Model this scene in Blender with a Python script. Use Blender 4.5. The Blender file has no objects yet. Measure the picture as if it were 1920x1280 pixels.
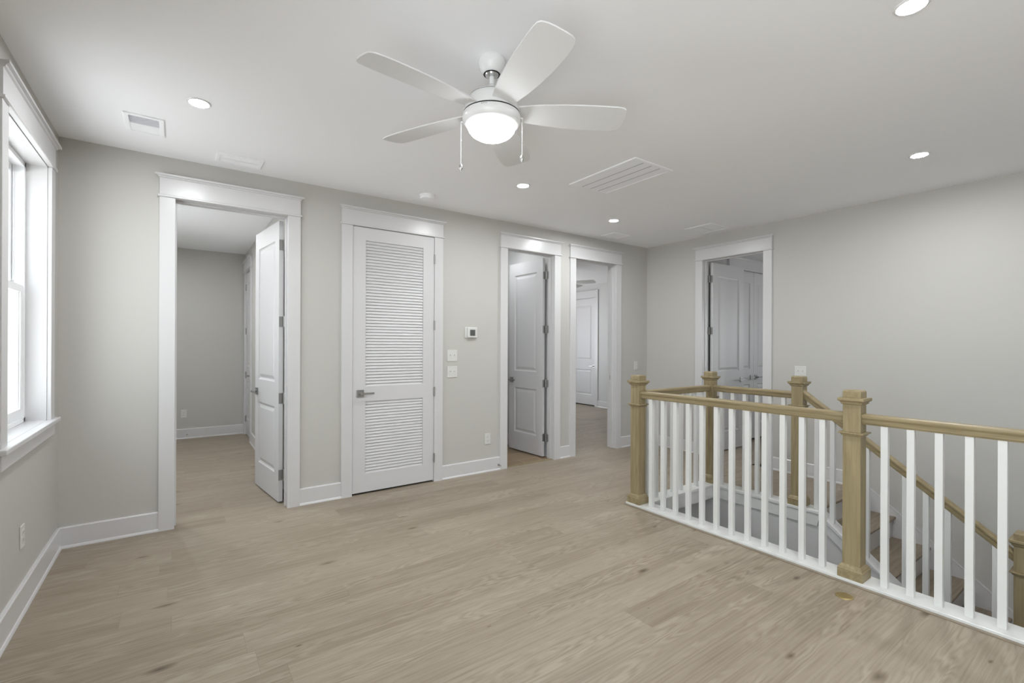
import bpy, math, random
from mathutils import Matrix, Vector

# ------------------------------------------------------------ scene, camera, world, lights
S = bpy.context.scene
C = S.collection
S.view_settings.view_transform = 'Standard'
S.view_settings.look = 'None'
S.view_settings.gamma = 1.0
S.view_settings.use_curve_mapping = False
S.view_settings.exposure = 2.42
S.cycles.use_denoising = True
S.cycles.max_bounces = 10
S.cycles.diffuse_bounces = 7
S.cycles.glossy_bounces = 4
S.cycles.transparent_max_bounces = 16
S.cycles.sample_clamp_indirect = 4.0
S.cycles.caustics_reflective = False
S.cycles.caustics_refractive = False

HC, F_PX, CY = 1.36638, 880.43, 646.82
R_ = Vector((0.8146685, -0.57991244, 0.00409767))
U_ = Vector((-0.00333827, 0.00237631, 0.9999916))
W_ = Vector((0.57991731, 0.81467534, 0.0))
cam = bpy.data.cameras.new('camera')
cam_o = bpy.data.objects.new('camera', cam)
C.objects.link(cam_o)
m = Matrix.Identity(4)
for i in range(3):
    m[i][0], m[i][1], m[i][2] = R_[i], U_[i], -W_[i]
m[2][3] = HC
cam_o.matrix_world = m
cam.sensor_width = 36.0
cam.lens = F_PX / 1920 * 36
cam.shift_y = (CY - 640) / 1920
cam.clip_start = 0.02
S.camera = cam_o

GROUND_GLOW = (1.08, 1.08, 1.10)
WORLD_STRENGTH = 1.02
world = bpy.data.worlds.new('overcast_sky')
S.world = world
world.use_nodes = True
wb = world.node_tree.nodes['Background']
wb.inputs[0].default_value = (0.88, 0.945, 1.0, 1)
wb.inputs[1].default_value = WORLD_STRENGTH
_nt = world.node_tree                      # bright overcast sky above, brighter glow added below the horizon to lift the ceiling
_g = _nt.nodes.new('ShaderNodeTexCoord'); _s = _nt.nodes.new('ShaderNodeSeparateXYZ'); _r = _nt.nodes.new('ShaderNodeValToRGB')
_nt.links.new(_g.outputs['Generated'], _s.inputs[0])
_m = _nt.nodes.new('ShaderNodeMath'); _m.operation = 'MULTIPLY_ADD'; _m.inputs[1].default_value = 0.5; _m.inputs[2].default_value = 0.5
_nt.links.new(_s.outputs[2], _m.inputs[0]); _nt.links.new(_m.outputs[0], _r.inputs[0])
_r.color_ramp.elements[0].position = 0.47; _r.color_ramp.elements[0].color = (*GROUND_GLOW, 1)
_r.color_ramp.elements[1].position = 0.52; _r.color_ramp.elements[1].color = (0.88, 0.945, 1.0, 1)
_nt.links.new(_r.outputs[0], wb.inputs[0])

DOWNLIGHT = 148.0     # emission of the recessed lenses
GLOBE = 5.0          # emission of the fan's glass bowl

def portal(name, loc, nrm, sx, sz):
    l = bpy.data.lights.new(name, 'AREA')
    l.shape = 'RECTANGLE'; l.size = sx; l.size_y = sz; l.energy = 1.0
    l.cycles.is_portal = True
    o = bpy.data.objects.new(name, l); C.objects.link(o)
    o.location = loc
    o.rotation_euler = Vector(nrm).to_track_quat('-Z', 'Y').to_euler()
    return o

# ------------------------------------------------------------ dimensions of the place
H = 2.74
YW = 4.2907      # long wall with the four doorways, its face
YB = 4.41        # the other face of it
X0 = -0.6483     # window wall
X2 = 5.3874      # wall beyond the stairs
YF = -3.0        # wall behind the camera
DH = 2.44        # door openings
X1, X3 = 3.2315, 4.323      # the two long newel lines
YN1, YN2, YN4 = 2.662, 1.0765, 1.8432
RISE, RUN, Y0N = 0.193, 0.2465, 1.709
SLOPE = RISE / RUN

# ------------------------------------------------------------ materials
def mat(name, col, rough=0.5, metal=0.0, spec=0.5):
    mt = bpy.data.materials.new(name); mt.use_nodes = True
    b = mt.node_tree.nodes['Principled BSDF']
    b.inputs['Base Color'].default_value = (*col, 1)
    b.inputs['Roughness'].default_value = rough
    b.inputs['Metallic'].default_value = metal
    b.inputs['Specular IOR Level'].default_value = spec
    return mt

def nd(mt, typ, **kw):
    n = mt.node_tree.nodes.new(typ)
    for k, v in kw.items(): setattr(n, k, v)
    return n

def ln(mt, a, b): mt.node_tree.links.new(a, b)

def mth(mt, op, a, b=None, c=None):
    n = nd(mt, 'ShaderNodeMath', operation=op)
    for i, v in enumerate((a, b, c)):
        if v is None: continue
        if isinstance(v, (int, float)): n.inputs[i].default_value = v
        else: ln(mt, v, n.inputs[i])
    return n.outputs[0]

def comb(mt, x, y, z=0.0):
    n = nd(mt, 'ShaderNodeCombineXYZ')
    for i, v in enumerate((x, y, z)):
        if isinstance(v, (int, float)): n.inputs[i].default_value = v
        else: ln(mt, v, n.inputs[i])
    return n.outputs[0]

def ramp(mt, fac, stops):
    n = nd(mt, 'ShaderNodeValToRGB')
    cr = n.color_ramp
    while len(cr.elements) < len(stops): cr.elements.new(0.5)
    for e, (p, c) in zip(cr.elements, stops):
        e.position = p; e.color = (*c, 1)
    ln(mt, fac, n.inputs[0])
    return n.outputs[0]

def paint(name, col, rough, bump=0.02, scale=260, spec=0.4):
    mt = mat(name, col, rough, spec=spec)
    b = mt.node_tree.nodes['Principled BSDF']
    tc = nd(mt, 'ShaderNodeTexCoord')
    n = nd(mt, 'ShaderNodeTexNoise'); n.inputs['Scale'].default_value = scale; n.inputs['Detail'].default_value = 2
    ln(mt, tc.outputs['Object'], n.inputs['Vector'])
    bp = nd(mt, 'ShaderNodeBump'); bp.inputs['Strength'].default_value = bump; bp.inputs['Distance'].default_value = 0.002
    ln(mt, n.outputs[0], bp.inputs['Height']); ln(mt, bp.outputs[0], b.inputs['Normal'])
    return mt

M_WALL = paint('greige_wall_paint', (0.51, 0.500, 0.474), 0.55)
M_WALLW = paint('pale_grey_wall_paint', (0.58, 0.58, 0.575), 0.5)
M_CEIL = paint('ceiling_paint', (0.91, 0.918, 0.94), 0.8)
M_TRIM = paint('white_trim_enamel', (0.615, 0.61, 0.615), 0.28, bump=0.006, scale=90, spec=0.5)
M_DOOR = paint('white_door_enamel', (0.615, 0.61, 0.617), 0.46, bump=0.006, scale=90, spec=0.5)
M_BAL = paint('white_baluster_enamel', (0.66, 0.66, 0.645), 0.3, bump=0.006, scale=90, spec=0.5)
M_FAN = mat('white_fan_enamel', (0.76, 0.765, 0.77), 0.25)
M_BLADE = mat('matt_white_blade', (0.72, 0.725, 0.73), 0.5, spec=0.3)
M_STRIP = mat('greige_edge_strip', (0.235, 0.195, 0.145), 0.5)
M_VINYL = mat('white_vinyl', (0.85, 0.86, 0.87), 0.3)
M_PLASTIC = mat('white_plastic', (0.64, 0.64, 0.62), 0.35)
M_NICKEL = mat('satin_nickel', (0.36, 0.355, 0.345), 0.34, 0.85)
M_CHROME = mat('chrome', (0.62, 0.62, 0.62), 0.12, 1.0)
M_DARK = mat('dark_gap', (0.012, 0.012, 0.012), 0.7)
M_GREY = mat('grey_metal', (0.28, 0.28, 0.28), 0.5)
M_SCREEN = mat('grey_display', (0.09, 0.095, 0.09), 0.3)
M_BRASS = mat('brushed_brass', (0.36, 0.28, 0.13), 0.45, 0.75)
M_OUT = mat('vinyl_siding', (0.72, 0.73, 0.74), 0.7)
M_GRASS = mat('outdoor_ground', (0.72, 0.72, 0.70), 0.9)

def emis(name, col, k):
    mt = bpy.data.materials.new(name); mt.use_nodes = True
    nt = mt.node_tree; nt.nodes.clear()
    e = nt.nodes.new('ShaderNodeEmission'); e.inputs[0].default_value = (*col, 1); e.inputs[1].default_value = k
    o = nt.nodes.new('ShaderNodeOutputMaterial'); nt.links.new(e.outputs[0], o.inputs[0])
    return mt
M_LENS = emis('lit_diffuser', (0.96, 0.985, 1.0), DOWNLIGHT)
M_LENS_DIM = emis('added_lamp_diffuser', (0.96, 0.985, 1.0), DOWNLIGHT * 0.3)
M_GLOBE = emis('lit_opal_glass', (0.96, 0.985, 1.0), GLOBE)

def glass():
    mt = bpy.data.materials.new('window_glass'); mt.use_nodes = True
    nt = mt.node_tree; nt.nodes.clear()
    t = nt.nodes.new('ShaderNodeBsdfTransparent'); g = nt.nodes.new('ShaderNodeBsdfGlossy')
    t.inputs[0].default_value = (0.95, 0.965, 0.96, 1); g.inputs['Roughness'].default_value = 0.02
    lw = nt.nodes.new('ShaderNodeLayerWeight'); pw = nt.nodes.new('ShaderNodeMath'); pw.operation = 'POWER'; pw.inputs[1].default_value = 5.0
    nt.links.new(lw.outputs['Facing'], pw.inputs[0])
    fr = nt.nodes.new('ShaderNodeMath'); fr.operation = 'MULTIPLY_ADD'; fr.inputs[1].default_value = 0.9; fr.inputs[2].default_value = 0.02
    nt.links.new(pw.outputs[0], fr.inputs[0])
    mx = nt.nodes.new('ShaderNodeMixShader'); o = nt.nodes.new('ShaderNodeOutputMaterial')
    nt.links.new(fr.outputs[0], mx.inputs[0]); nt.links.new(t.outputs[0], mx.inputs[1]); nt.links.new(g.outputs[0], mx.inputs[2])
    nt.links.new(mx.outputs[0], o.inputs[0])
    return mt
M_GLASS = glass()

def floor_mat():
    mt = mat('light_oak_plank_floor', (0.4, 0.35, 0.3), 0.42, spec=0.35)
    b = mt.node_tree.nodes['Principled BSDF']
    tc = nd(mt, 'ShaderNodeTexCoord'); sp = nd(mt, 'ShaderNodeSeparateXYZ')
    ln(mt, tc.outputs['Object'], sp.inputs[0])
    x, y = sp.outputs[0], sp.outputs[1]
    PW, PL = 0.182, 1.52
    yr = mth(mt, 'DIVIDE', y, PW); row = mth(mt, 'FLOOR', yr); yl = mth(mt, 'FRACT', yr)
    w1 = nd(mt, 'ShaderNodeTexWhiteNoise', noise_dimensions='1D'); ln(mt, row, w1.inputs['W'])
    xr = mth(mt, 'ADD', mth(mt, 'DIVIDE', x, PL), mth(mt, 'MULTIPLY', w1.outputs['Value'], 7.3))
    colm = mth(mt, 'FLOOR', xr); xl = mth(mt, 'FRACT', xr)
    w2 = nd(mt, 'ShaderNodeTexWhiteNoise', noise_dimensions='2D')
    ln(mt, comb(mt, row, colm), w2.inputs['Vector'])
    rnd = w2.outputs['Value']
    off = mth(mt, 'MULTIPLY', rnd, 37.0)
    # broad figure along the plank
    n1 = nd(mt, 'ShaderNodeTexNoise'); n1.inputs['Scale'].default_value = 1.0; n1.inputs['Detail'].default_value = 3; n1.inputs['Roughness'].default_value = 0.5
    ln(mt, comb(mt, mth(mt, 'ADD', mth(mt, 'MULTIPLY', x, 1.15), off), mth(mt, 'ADD', mth(mt, 'MULTIPLY', y, 7.0), off), off), n1.inputs['Vector'])
    # cathedral rings: contour lines of the figure
    rings = mth(mt, 'SINE', mth(mt, 'MULTIPLY', n1.outputs[0], 95.0))
    # fine streaks
    n2 = nd(mt, 'ShaderNodeTexNoise'); n2.inputs['Scale'].default_value = 1.0; n2.inputs['Detail'].default_value = 5; n2.inputs['Roughness'].default_value = 0.65
    ln(mt, comb(mt, mth(mt, 'ADD', mth(mt, 'MULTIPLY', x, 1.9), off), mth(mt, 'MULTIPLY', y, 95.0), off), n2.inputs['Vector'])
    n3 = nd(mt, 'ShaderNodeTexNoise'); n3.inputs['Scale'].default_value = 1.0; n3.inputs['Detail'].default_value = 2
    ln(mt, comb(mt, mth(mt, 'MULTIPLY', x, 1.8), mth(mt, 'MULTIPLY', y, 10.0), off), n3.inputs['Vector'])
    v = mth(mt, 'ADD', mth(mt, 'MULTIPLY', mth(mt, 'SUBTRACT', n2.outputs[0], 0.5), 0.55), 0.5)
    v = mth(mt, 'ADD', v, mth(mt, 'MULTIPLY', rings, mth(mt, 'MULTIPLY', mth(mt, 'MAXIMUM', mth(mt, 'SUBTRACT', n3.outputs[0], 0.40), 0.0), 0.42)))
    v = mth(mt, 'ADD', v, mth(mt, 'MULTIPLY', mth(mt, 'SUBTRACT', n3.outputs[0], 0.5), 0.28))
    v = mth(mt, 'ADD', v, mth(mt, 'MULTIPLY', mth(mt, 'SUBTRACT', rnd, 0.5), 0.12))
    # knots
    vo = nd(mt, 'ShaderNodeTexVoronoi', voronoi_dimensions='2D'); vo.inputs['Scale'].default_value = 1.0
    wx = mth(mt, 'ADD', mth(mt, 'MULTIPLY', x, 1.25), mth(mt, 'MULTIPLY', n2.outputs[0], 0.05))
    wy = mth(mt, 'ADD', mth(mt, 'MULTIPLY', y, 3.3), mth(mt, 'MULTIPLY', n3.outputs[0], 0.10))
    ln(mt, comb(mt, wx, wy), vo.inputs['Vector'])
    sepc = nd(mt, 'ShaderNodeSeparateColor'); ln(mt, vo.outputs['Color'], sepc.inputs[0])
    size = mth(mt, 'MULTIPLY', mth(mt, 'MAXIMUM', mth(mt, 'SUBTRACT', sepc.outputs[0], 0.45), 0.0), 0.17)
    k = mth(mt, 'SUBTRACT', 1.0, mth(mt, 'DIVIDE', vo.outputs['Distance'], mth(mt, 'ADD', size, 0.0001)))
    k = mth(mt, 'MAXIMUM', mth(mt, 'MINIMUM', k, 1.0), 0.0)
    k2 = mth(mt, 'MULTIPLY', k, mth(mt, 'ADD', 0.35, n2.outputs[0]))
    v = mth(mt, 'SUBTRACT', v, mth(mt, 'MULTIPLY', k2, 0.50))
    col = ramp(mt, v, [(0.05, (0.085, 0.062, 0.040)), (0.33, (0.212, 0.170, 0.122)), (0.5, (0.290, 0.241, 0.184)), (0.72, (0.352, 0.301, 0.237)), (1.0, (0.40, 0.345, 0.278))])
    # seams between boards
    e1 = mth(mt, 'LESS_THAN', mth(mt, 'MINIMUM', yl, mth(mt, 'SUBTRACT', 1.0, yl)), 0.0035)
    e2 = mth(mt, 'LESS_THAN', mth(mt, 'MINIMUM', xl, mth(mt, 'SUBTRACT', 1.0, xl)), 0.0005)
    seam = mth(mt, 'MULTIPLY', mth(mt, 'MAXIMUM', e1, e2), 0.35)
    mx = nd(mt, 'ShaderNodeMix', data_type='RGBA'); ln(mt, seam, mx.inputs[0]); ln(mt, col, mx.inputs[6])
    mx.inputs[7].default_value = (0.12, 0.09, 0.065, 1)
    ln(mt, mx.outputs[2], b.inputs['Base Color'])
    bp = nd(mt, 'ShaderNodeBump'); bp.inputs['Strength'].default_value = 0.12; bp.inputs['Distance'].default_value = 0.001
    ln(mt, n2.outputs[0], bp.inputs['Height']); ln(mt, bp.outputs[0], b.inputs['Normal'])
    return mt
M_FLOOR = floor_mat()

def oak(name, dark, light, axis, rough=0.4):
    mt = mat(name, light, rough, spec=0.35)
    b = mt.node_tree.nodes['Principled BSDF']
    tc = nd(mt, 'ShaderNodeTexCoord'); mp = nd(mt, 'ShaderNodeMapping')
    sc = [38.0, 38.0, 38.0]; sc[axis] = 2.2
    mp.inputs['Scale'].default_value = sc
    ln(mt, tc.outputs['Object'], mp.inputs[0])
    n = nd(mt, 'ShaderNodeTexNoise'); n.inputs['Scale'].default_value = 1.0; n.inputs['Detail'].default_value = 6; n.inputs['Roughness'].default_value = 0.62; n.inputs['Distortion'].default_value = 0.6
    ln(mt, mp.outputs[0], n.inputs['Vector'])
    mp2 = nd(mt, 'ShaderNodeMapping'); s2 = [6.0, 6.0, 6.0]; s2[axis] = 0.9; mp2.inputs['Scale'].default_value = s2
    ln(mt, tc.outputs['Object'], mp2.inputs[0])
    n2 = nd(mt, 'ShaderNodeTexNoise'); n2.inputs['Scale'].default_value = 1.0; n2.inputs['Detail'].default_value = 2
    ln(mt, mp2.outputs[0], n2.inputs['Vector'])
    rings = mth(mt, 'SINE', mth(mt, 'MULTIPLY', n2.outputs[0], 70.0))
    v = mth(mt, 'ADD', n.outputs[0], mth(mt, 'MULTIPLY', rings, 0.045))
    c = ramp(mt, v, [(0.25, dark), (0.75, light)])
    ln(mt, c, b.inputs['Base Color'])
    return mt
O_D, O_L = (0.205, 0.158, 0.083), (0.345, 0.283, 0.168)
M_OAKZ = oak('stained_oak_upright', O_D, O_L, 2)
M_OAKY = oak('stained_oak_lengthwise', O_D, O_L, 1)
M_OAKX = oak('stained_oak_crosswise', O_D, O_L, 0)
M_TREAD = oak('stained_oak_tread', (0.16, 0.125, 0.09), (0.30, 0.245, 0.18), 0)

def tile_mat():
    mt = mat('brown_floor_tile', (0.2, 0.15, 0.1), 0.4)
    b = mt.node_tree.nodes['Principled BSDF']
    tc = nd(mt, 'ShaderNodeTexCoord')
    br = nd(mt, 'ShaderNodeTexBrick'); br.inputs['Scale'].default_value = 1.0
    br.inputs['Brick Width'].default_value = 0.6; br.inputs['Row Height'].default_value = 0.3; br.inputs['Mortar Size'].default_value = 0.004
    br.inputs['Color1'].default_value = (0.27, 0.19, 0.115, 1); br.inputs['Color2'].default_value = (0.20, 0.14, 0.085, 1); br.inputs['Mortar'].default_value = (0.42, 0.33, 0.23, 1)
    ln(mt, tc.outputs['Object'], br.inputs['Vector']); ln(mt, br.outputs['Color'], b.inputs['Base Color'])
    return mt
M_TILE = tile_mat()

# ------------------------------------------------------------ mesh helpers
class MB:
    def __init__(s): s.v = []; s.f = []
    def quad(s, *p):
        n = len(s.v); s.v += [tuple(q) for q in p]; s.f.append(tuple(range(n, n + len(p)))); return s
    def box(s, x0, y0, z0, x1, y1, z1):
        x0, x1 = min(x0, x1), max(x0, x1); y0, y1 = min(y0, y1), max(y0, y1); z0, z1 = min(z0, z1), max(z0, z1)
        n = len(s.v)
        s.v += [(x0, y0, z0), (x1, y0, z0), (x1, y1, z0), (x0, y1, z0), (x0, y0, z1), (x1, y0, z1), (x1, y1, z1), (x0, y1, z1)]
        s.f += [tuple(n + i for i in q) for q in ((0, 3, 2, 1), (4, 5, 6, 7), (0, 1, 5, 4), (1, 2, 6, 5), (2, 3, 7, 6), (3, 0, 4, 7))]
        return s
    def prism(s, poly, a, b, axis):
        """poly: 2D outline; extruded from a to b along axis 0/1/2; the outline's two coordinates fill the other axes in order"""
        def P(p, t):
            q = list(p); q.insert(axis, t); return tuple(q)
        n, k = len(s.v), len(poly)
        s.v += [P(p, a) for p in poly] + [P(p, b) for p in poly]
        s.f += [tuple(range(n, n + k)), tuple(range(n + 2 * k - 1, n + k - 1, -1))]
        s.f += [(n + i, n + k + i, n + k + (i + 1) % k, n + (i + 1) % k) for i in range(k)]
        return s
    def loft(s, secs, closed_ends=True):
        """secs: list of equal-length closed rings of points"""
        n, k = len(s.v), len(secs[0])
        for r in secs: s.v += [tuple(p) for p in r]
        for j in range(len(secs) - 1):
            for i in range(k):
                a, b = n + j * k + i, n + j * k + (i + 1) % k
                s.f.append((a, b, b + k, a + k))
        if closed_ends:
            s.f.append(tuple(range(n + k - 1, n - 1, -1)))
            e = n + (len(secs) - 1) * k
            s.f.append(tuple(range(e, e + k)))
        return s
    def sq(s, cx, cy, prof):
        """stacked square sections: prof = [(half width, z)]"""
        return s.loft([[(cx - h, cy - h, z), (cx + h, cy - h, z), (cx + h, cy + h, z), (cx - h, cy + h, z)] for h, z in prof])
    def lathe(s, cx, cy, prof, n=48, axis=2):
        secs = []
        for r, z in prof:
            ring = []
            for i in range(n):
                a = 2 * math.pi * i / n
                p = (cx + r * math.cos(a), cy + r * math.sin(a), z)
                if axis == 1: p = (cx + r * math.cos(a), z, cy + r * math.sin(a))
                if axis == 0: p = (z, cx + r * math.cos(a), cy + r * math.sin(a))
                ring.append(p)
            secs.append(ring)
        return s.loft(secs)
    def build(s, name, material, parent=None, bevel=0.0, smooth=False, loc=None, mats=None):
        me = bpy.data.meshes.new(name); me.from_pydata(s.v, [], s.f); me.update()
        import bmesh
        bm = bmesh.new(); bm.from_mesh(me)
        bmesh.ops.recalc_face_normals(bm, faces=bm.faces)
        bm.to_mesh(me); bm.free()
        me.materials.append(material)
        o = bpy.data.objects.new(name, me); C.objects.link(o)
        if parent is not None: o.parent = parent
        if loc: o.location = loc
        if bevel:
            b = o.modifiers.new('soft_edges', 'BEVEL'); b.width = bevel; b.segments = 2; b.limit_method = 'ANGLE'; b.angle_limit = math.radians(40)
        if smooth:
            for p in me.polygons: p.use_smooth = True
            me.set_sharp_from_angle(angle=math.radians(35))
        return o

def empty(name, loc=(0, 0, 0), rz=0.0, parent=None):
    o = bpy.data.objects.new(name, None); C.objects.link(o)
    o.location = loc; o.rotation_euler = (0, 0, rz); o.empty_display_size = 0.05
    if parent is not None: o.parent = parent
    return o

def tag(o, label=None, cat=None, group=None, kind=None):
    if label: o['label'] = label
    if cat: o['category'] = cat
    if group: o['group'] = group
    if kind: o['kind'] = kind
    return o

def struct(o, label, cat): return tag(o, label, cat, kind='structure')

# ------------------------------------------------------------ floor, ceiling, walls
f = MB()
f.box(X0 - 0.2, YF - 0.2, -0.03, 3.30, YW + 0.03, 0)              # main room west of the well
f.box(3.30, 2.72, -0.03, X2 + 0.13, YW + 0.03, 0)                 # strip north of the well
f.box(4.385, Y0N + 0.03, -0.03, X2 + 0.13, 2.72, 0)               # top landing
f.box(X0 - 0.2, YW + 0.03, -0.03, 2.93, 9.0, 0)                   # bedroom on the left
f.box(3.86, YW + 0.03, -0.03, 7.8, 9.0, 0)                        # bedroom beyond the last doorway
f.box(X2 + 0.13, -0.2, -0.03, 9.0, YW + 0.03, 0)                  # room behind the right wall
f.box(2.93, 5.6, -0.03, 3.86, 9.0, 0)
struct(f.build('floor', M_FLOOR), 'light greige oak plank floor with scattered dark knots', 'floor')
f = MB(); f.box(2.93, YW + 0.03, -0.03, 3.86, 5.6, -0.001)
struct(f.build('floor_tile', M_TILE), 'brown tiled floor just inside the half open bathroom door', 'floor')
f = MB(); f.box(2.9, -1.2, -2.78, X2 + 0.2, 2.8, -2.75)
struct(f.build('floor_lower', M_FLOOR), 'lower hall floor at the foot of the stairwell', 'floor')

f = MB(); f.box(X0 - 0.2, YF - 0.2, H, 9.0, 9.0, H + 0.06)
struct(f.build('ceiling', M_CEIL), 'smooth white ceiling over the whole upper floor', 'ceiling')

def wall_x(y0, y1, x0, x1, openings, z0=0.0, z1=H):
    """a wall running in x between two y faces; openings (a, b, bottom, top)"""
    b = MB(); x = x0
    for (a, c, zb, zt) in sorted(openings):
        b.box(x, y0, z0, a, y1, z1)
        if zb > z0: b.box(a, y0, z0, c, y1, zb)
        b.box(a, y0, zt, c, y1, z1); x = c
    b.box(x, y0, z0, x1, y1, z1)
    return b

def wall_y(x0, x1, y0, y1, openings, z0=0.0, z1=H):
    b = MB(); y = y0
    for (a, c, zb, zt) in sorted(openings):
        b.box(x0, y, z0, x1, a, z1)
        if zb > z0: b.box(x0, a, z0, x1, c, zb)
        b.box(x0, a, zt, x1, c, z1); y = c
    b.box(x0, y, z0, x1, y1, z1)
    return b

J = 0.018   # jamb board
DA, DL, DC, DD = (-0.017, 0.749), (1.280, 2.089), (2.982, 3.665), (4.011, 4.742)
DE = (2.671, 3.425)
def ro(d): return (d[0] - J, d[1] + J, 0.0, DH + J)
struct(wall_x(YW, YB, X0 - 0.12, 7.72, [ro(DA), ro(DL), ro(DC), ro(DD)]).build('wall_back', M_WALL), 'long greige wall with the four doorways and the thermostat', 'wall')
WN = (3.066, 3.967, 0.90, 2.44)      # the window seen in the photo: y0, y1, sill, head
WB = (-2.6, 0.8, 0.10, 2.46)        # a wide glazed opening added behind the viewpoint to light the room
WBED = (5.5, 6.3, 0.90, 2.44)  # unseen bedroom window, added to brighten that room
lw = wall_y(X0 - 0.20, X0, YF - 0.2, 9.0, [(a - 0.012, b_ - 0 + 0.012, c - 0.03, d_ + 0.012) for a, b_, c, d_ in (WN, WB, WBED)])
struct(lw.build('wall_left', M_WALL), 'greige wall with the tall double hung window', 'wall')
rw = wall_y(X2, X2 + 0.12, -1.12, YW, [ro(DE)])
rw.box(X2, -1.12, -2.75, X2 + 0.12, Y0N + 1.1, 0.0)
struct(rw.build('wall_right', M_WALL), 'greige wall beyond the stairs with the doorway beside the corner', 'wall')
struct(wall_x(YF - 0.12, YF, X0 - 0.2, 3.3, []).build('wall_front', M_WALL), 'greige wall behind the viewpoint', 'wall')
struct(MB().box(3.16, YF, 0, 3.30, -1.0, H).box(3.16, -1.12, -2.75, X2 + 0.12, -1.0, H).build('wall_partition', M_WALL), 'greige partition closing the near end of the stairwell', 'wall')
# walls of the well below floor level
g = MB()
struct(MB().box(3.30, 2.72, -2.75, 4.285, 2.84, -0.03).build('wall_stairwell_far', M_WALLW), 'pale grey drywall across the far end of the open stairwell', 'wall')
struct(MB().box(3.18, -1.0, -2.75, 3.30, 2.84, -0.03).build('wall_stairwell_near', M_WALLW), 'pale grey drywall under the near railing', 'wall')
g = MB()
yb = Y0N - 0.044
g.prism([(2.84, -2.75), (2.84, -0.03), (yb, -0.03), (0.46, -0.03 - SLOPE * (yb - 0.46)), (0.46, -2.75)], 4.285, 4.385, 0)
struct(g.build('wall_under_stairs', M_WALLW), 'pale grey sloping wall under the upper stair flight', 'wall')
# rooms beyond the doorways
struct(wall_x(8.25, 8.35, X0, 0.96, []).build('wall_bedroom_back', M_WALL), 'greige far wall of the bedroom through the left doorway', 'wall')
DQ = (7.50, 8.14)
struct(wall_y(0.84, 0.94, YB, 8.25, [ro(DQ)]).build('wall_bedroom_side', M_WALL), 'greige side wall with a closed door in the left bedroom', 'wall')
struct(MB().box(0.94, 5.2, 0, 2.93, 5.3, H).build('wall_closet', M_WALL), 'closet wall behind the louvered door', 'wall')
struct(MB().box(2.83, YB, 0, 2.93, 5.9, H).build('wall_bathroom_left', M_WALLW), 'wall left of the bathroom door', 'wall')
struct(MB().box(3.725, YB, 0, 3.88, 8.9, H).box(2.93, 5.5, 0, 3.725, 5.6, H).build('wall_bathroom_right', M_WALLW), 'pale wall behind the half open bathroom door', 'wall')
DR = (7.49, 8.25)
struct(wall_y(7.62, 7.72, YB, 8.9, [ro(DR)]).build('wall_far_room', M_WALLW), 'pale wall with a closed white door in the far room', 'wall')
struct(wall_x(8.9, 9.0, 3.88, 7.72, [(4.9, 6.7, 0.7, 2.44)]).build('wall_far_room_added_window', M_WALLW), 'outer wall of the far room with a window opening added for light', 'wall')  # window opening added so daylight brightens the far room
DK = (6.22, 7.44)
struct(wall_x(3.52, 3.64, X2 + 0.12, 8.6, [(DK[0] - J, DK[1] + J, 0, DH + J)]).build('wall_closet_room', M_WALLW), 'white wall with double closet doors through the right doorway', 'wall')
struct(wall_y(8.5, 8.6, 0.0, 3.52, [(1.4, 2.4, 0.9, 2.1)]).box(X2 + 0.12, -0.1, 0, 8.6, 0.0, H).build('wall_right_room', M_WALLW), 'outer walls of the room behind the right wall, with an opening added for light', 'wall')  # unseen opening added to let daylight into the right room

# ------------------------------------------------------------ baseboards (wall profile swept along straight runs)
BP = [(0, 0), (0.026, 0), (0.026, 0.006), (0.021, 0.016), (0.0165, 0.019), (0.0165, 0.135), (0.011, 0.142), (0, 0.142)]
def base_x(b, yf, x0, x1, out=-1):      # along x, face at yf, projecting to out*y
    b.prism([(yf + out * d, z) for d, z in BP], x0, x1, 0)
def base_y(b, xf, y0, y1, out=1):
    b.prism([(xf + out * d, z) for d, z in BP], y0, y1, 1)
CW = 0.095   # casing width
b = MB()
xs = X0
for d in (DA, DL, DC, DD):
    base_x(b, YW, xs, d[0] - CW); xs = d[1] + CW
base_x(b, YW, xs, X2)
struct(b.build('baseboard_back', M_TRIM), 'white baseboard along the long doorway wall', 'baseboard')
b = MB(); base_y(b, X0, YF, YW)
struct(b.build('baseboard_left', M_TRIM), 'white baseboard under the window', 'baseboard')
b = MB(); base_y(b, X2, DE[1] + CW, YW, -1); base_y(b, X2, 1.82, DE[0] - CW, -1)
struct(b.build('baseboard_right', M_TRIM), 'white baseboard along the right wall beside the landing', 'baseboard')
b = MB(); base_x(b, 8.25, X0, 0.84); base_y(b, 0.84, YB, DQ[0] - CW, -1); base_y(b, X0, YB, 8.25)
struct(b.build('baseboard_bedroom', M_TRIM), 'white baseboard in the left bedroom', 'baseboard')
b = MB(); base_y(b, 7.62, YB, DR[0] - CW, -1); base_x(b, 3.52, X2 + 0.12, DK[0] - CW); base_x(b, 3.52, DK[1] + CW, 8.5)
struct(b.build('baseboard_far_rooms', M_TRIM), 'white baseboards in the rooms beyond', 'baseboard')
b = MB(); base_y(b, 3.725, YB + 0.02, 5.5, -1)
struct(b.build('baseboard_bathroom', M_TRIM), 'white baseboard behind the bathroom door', 'baseboard')

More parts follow.
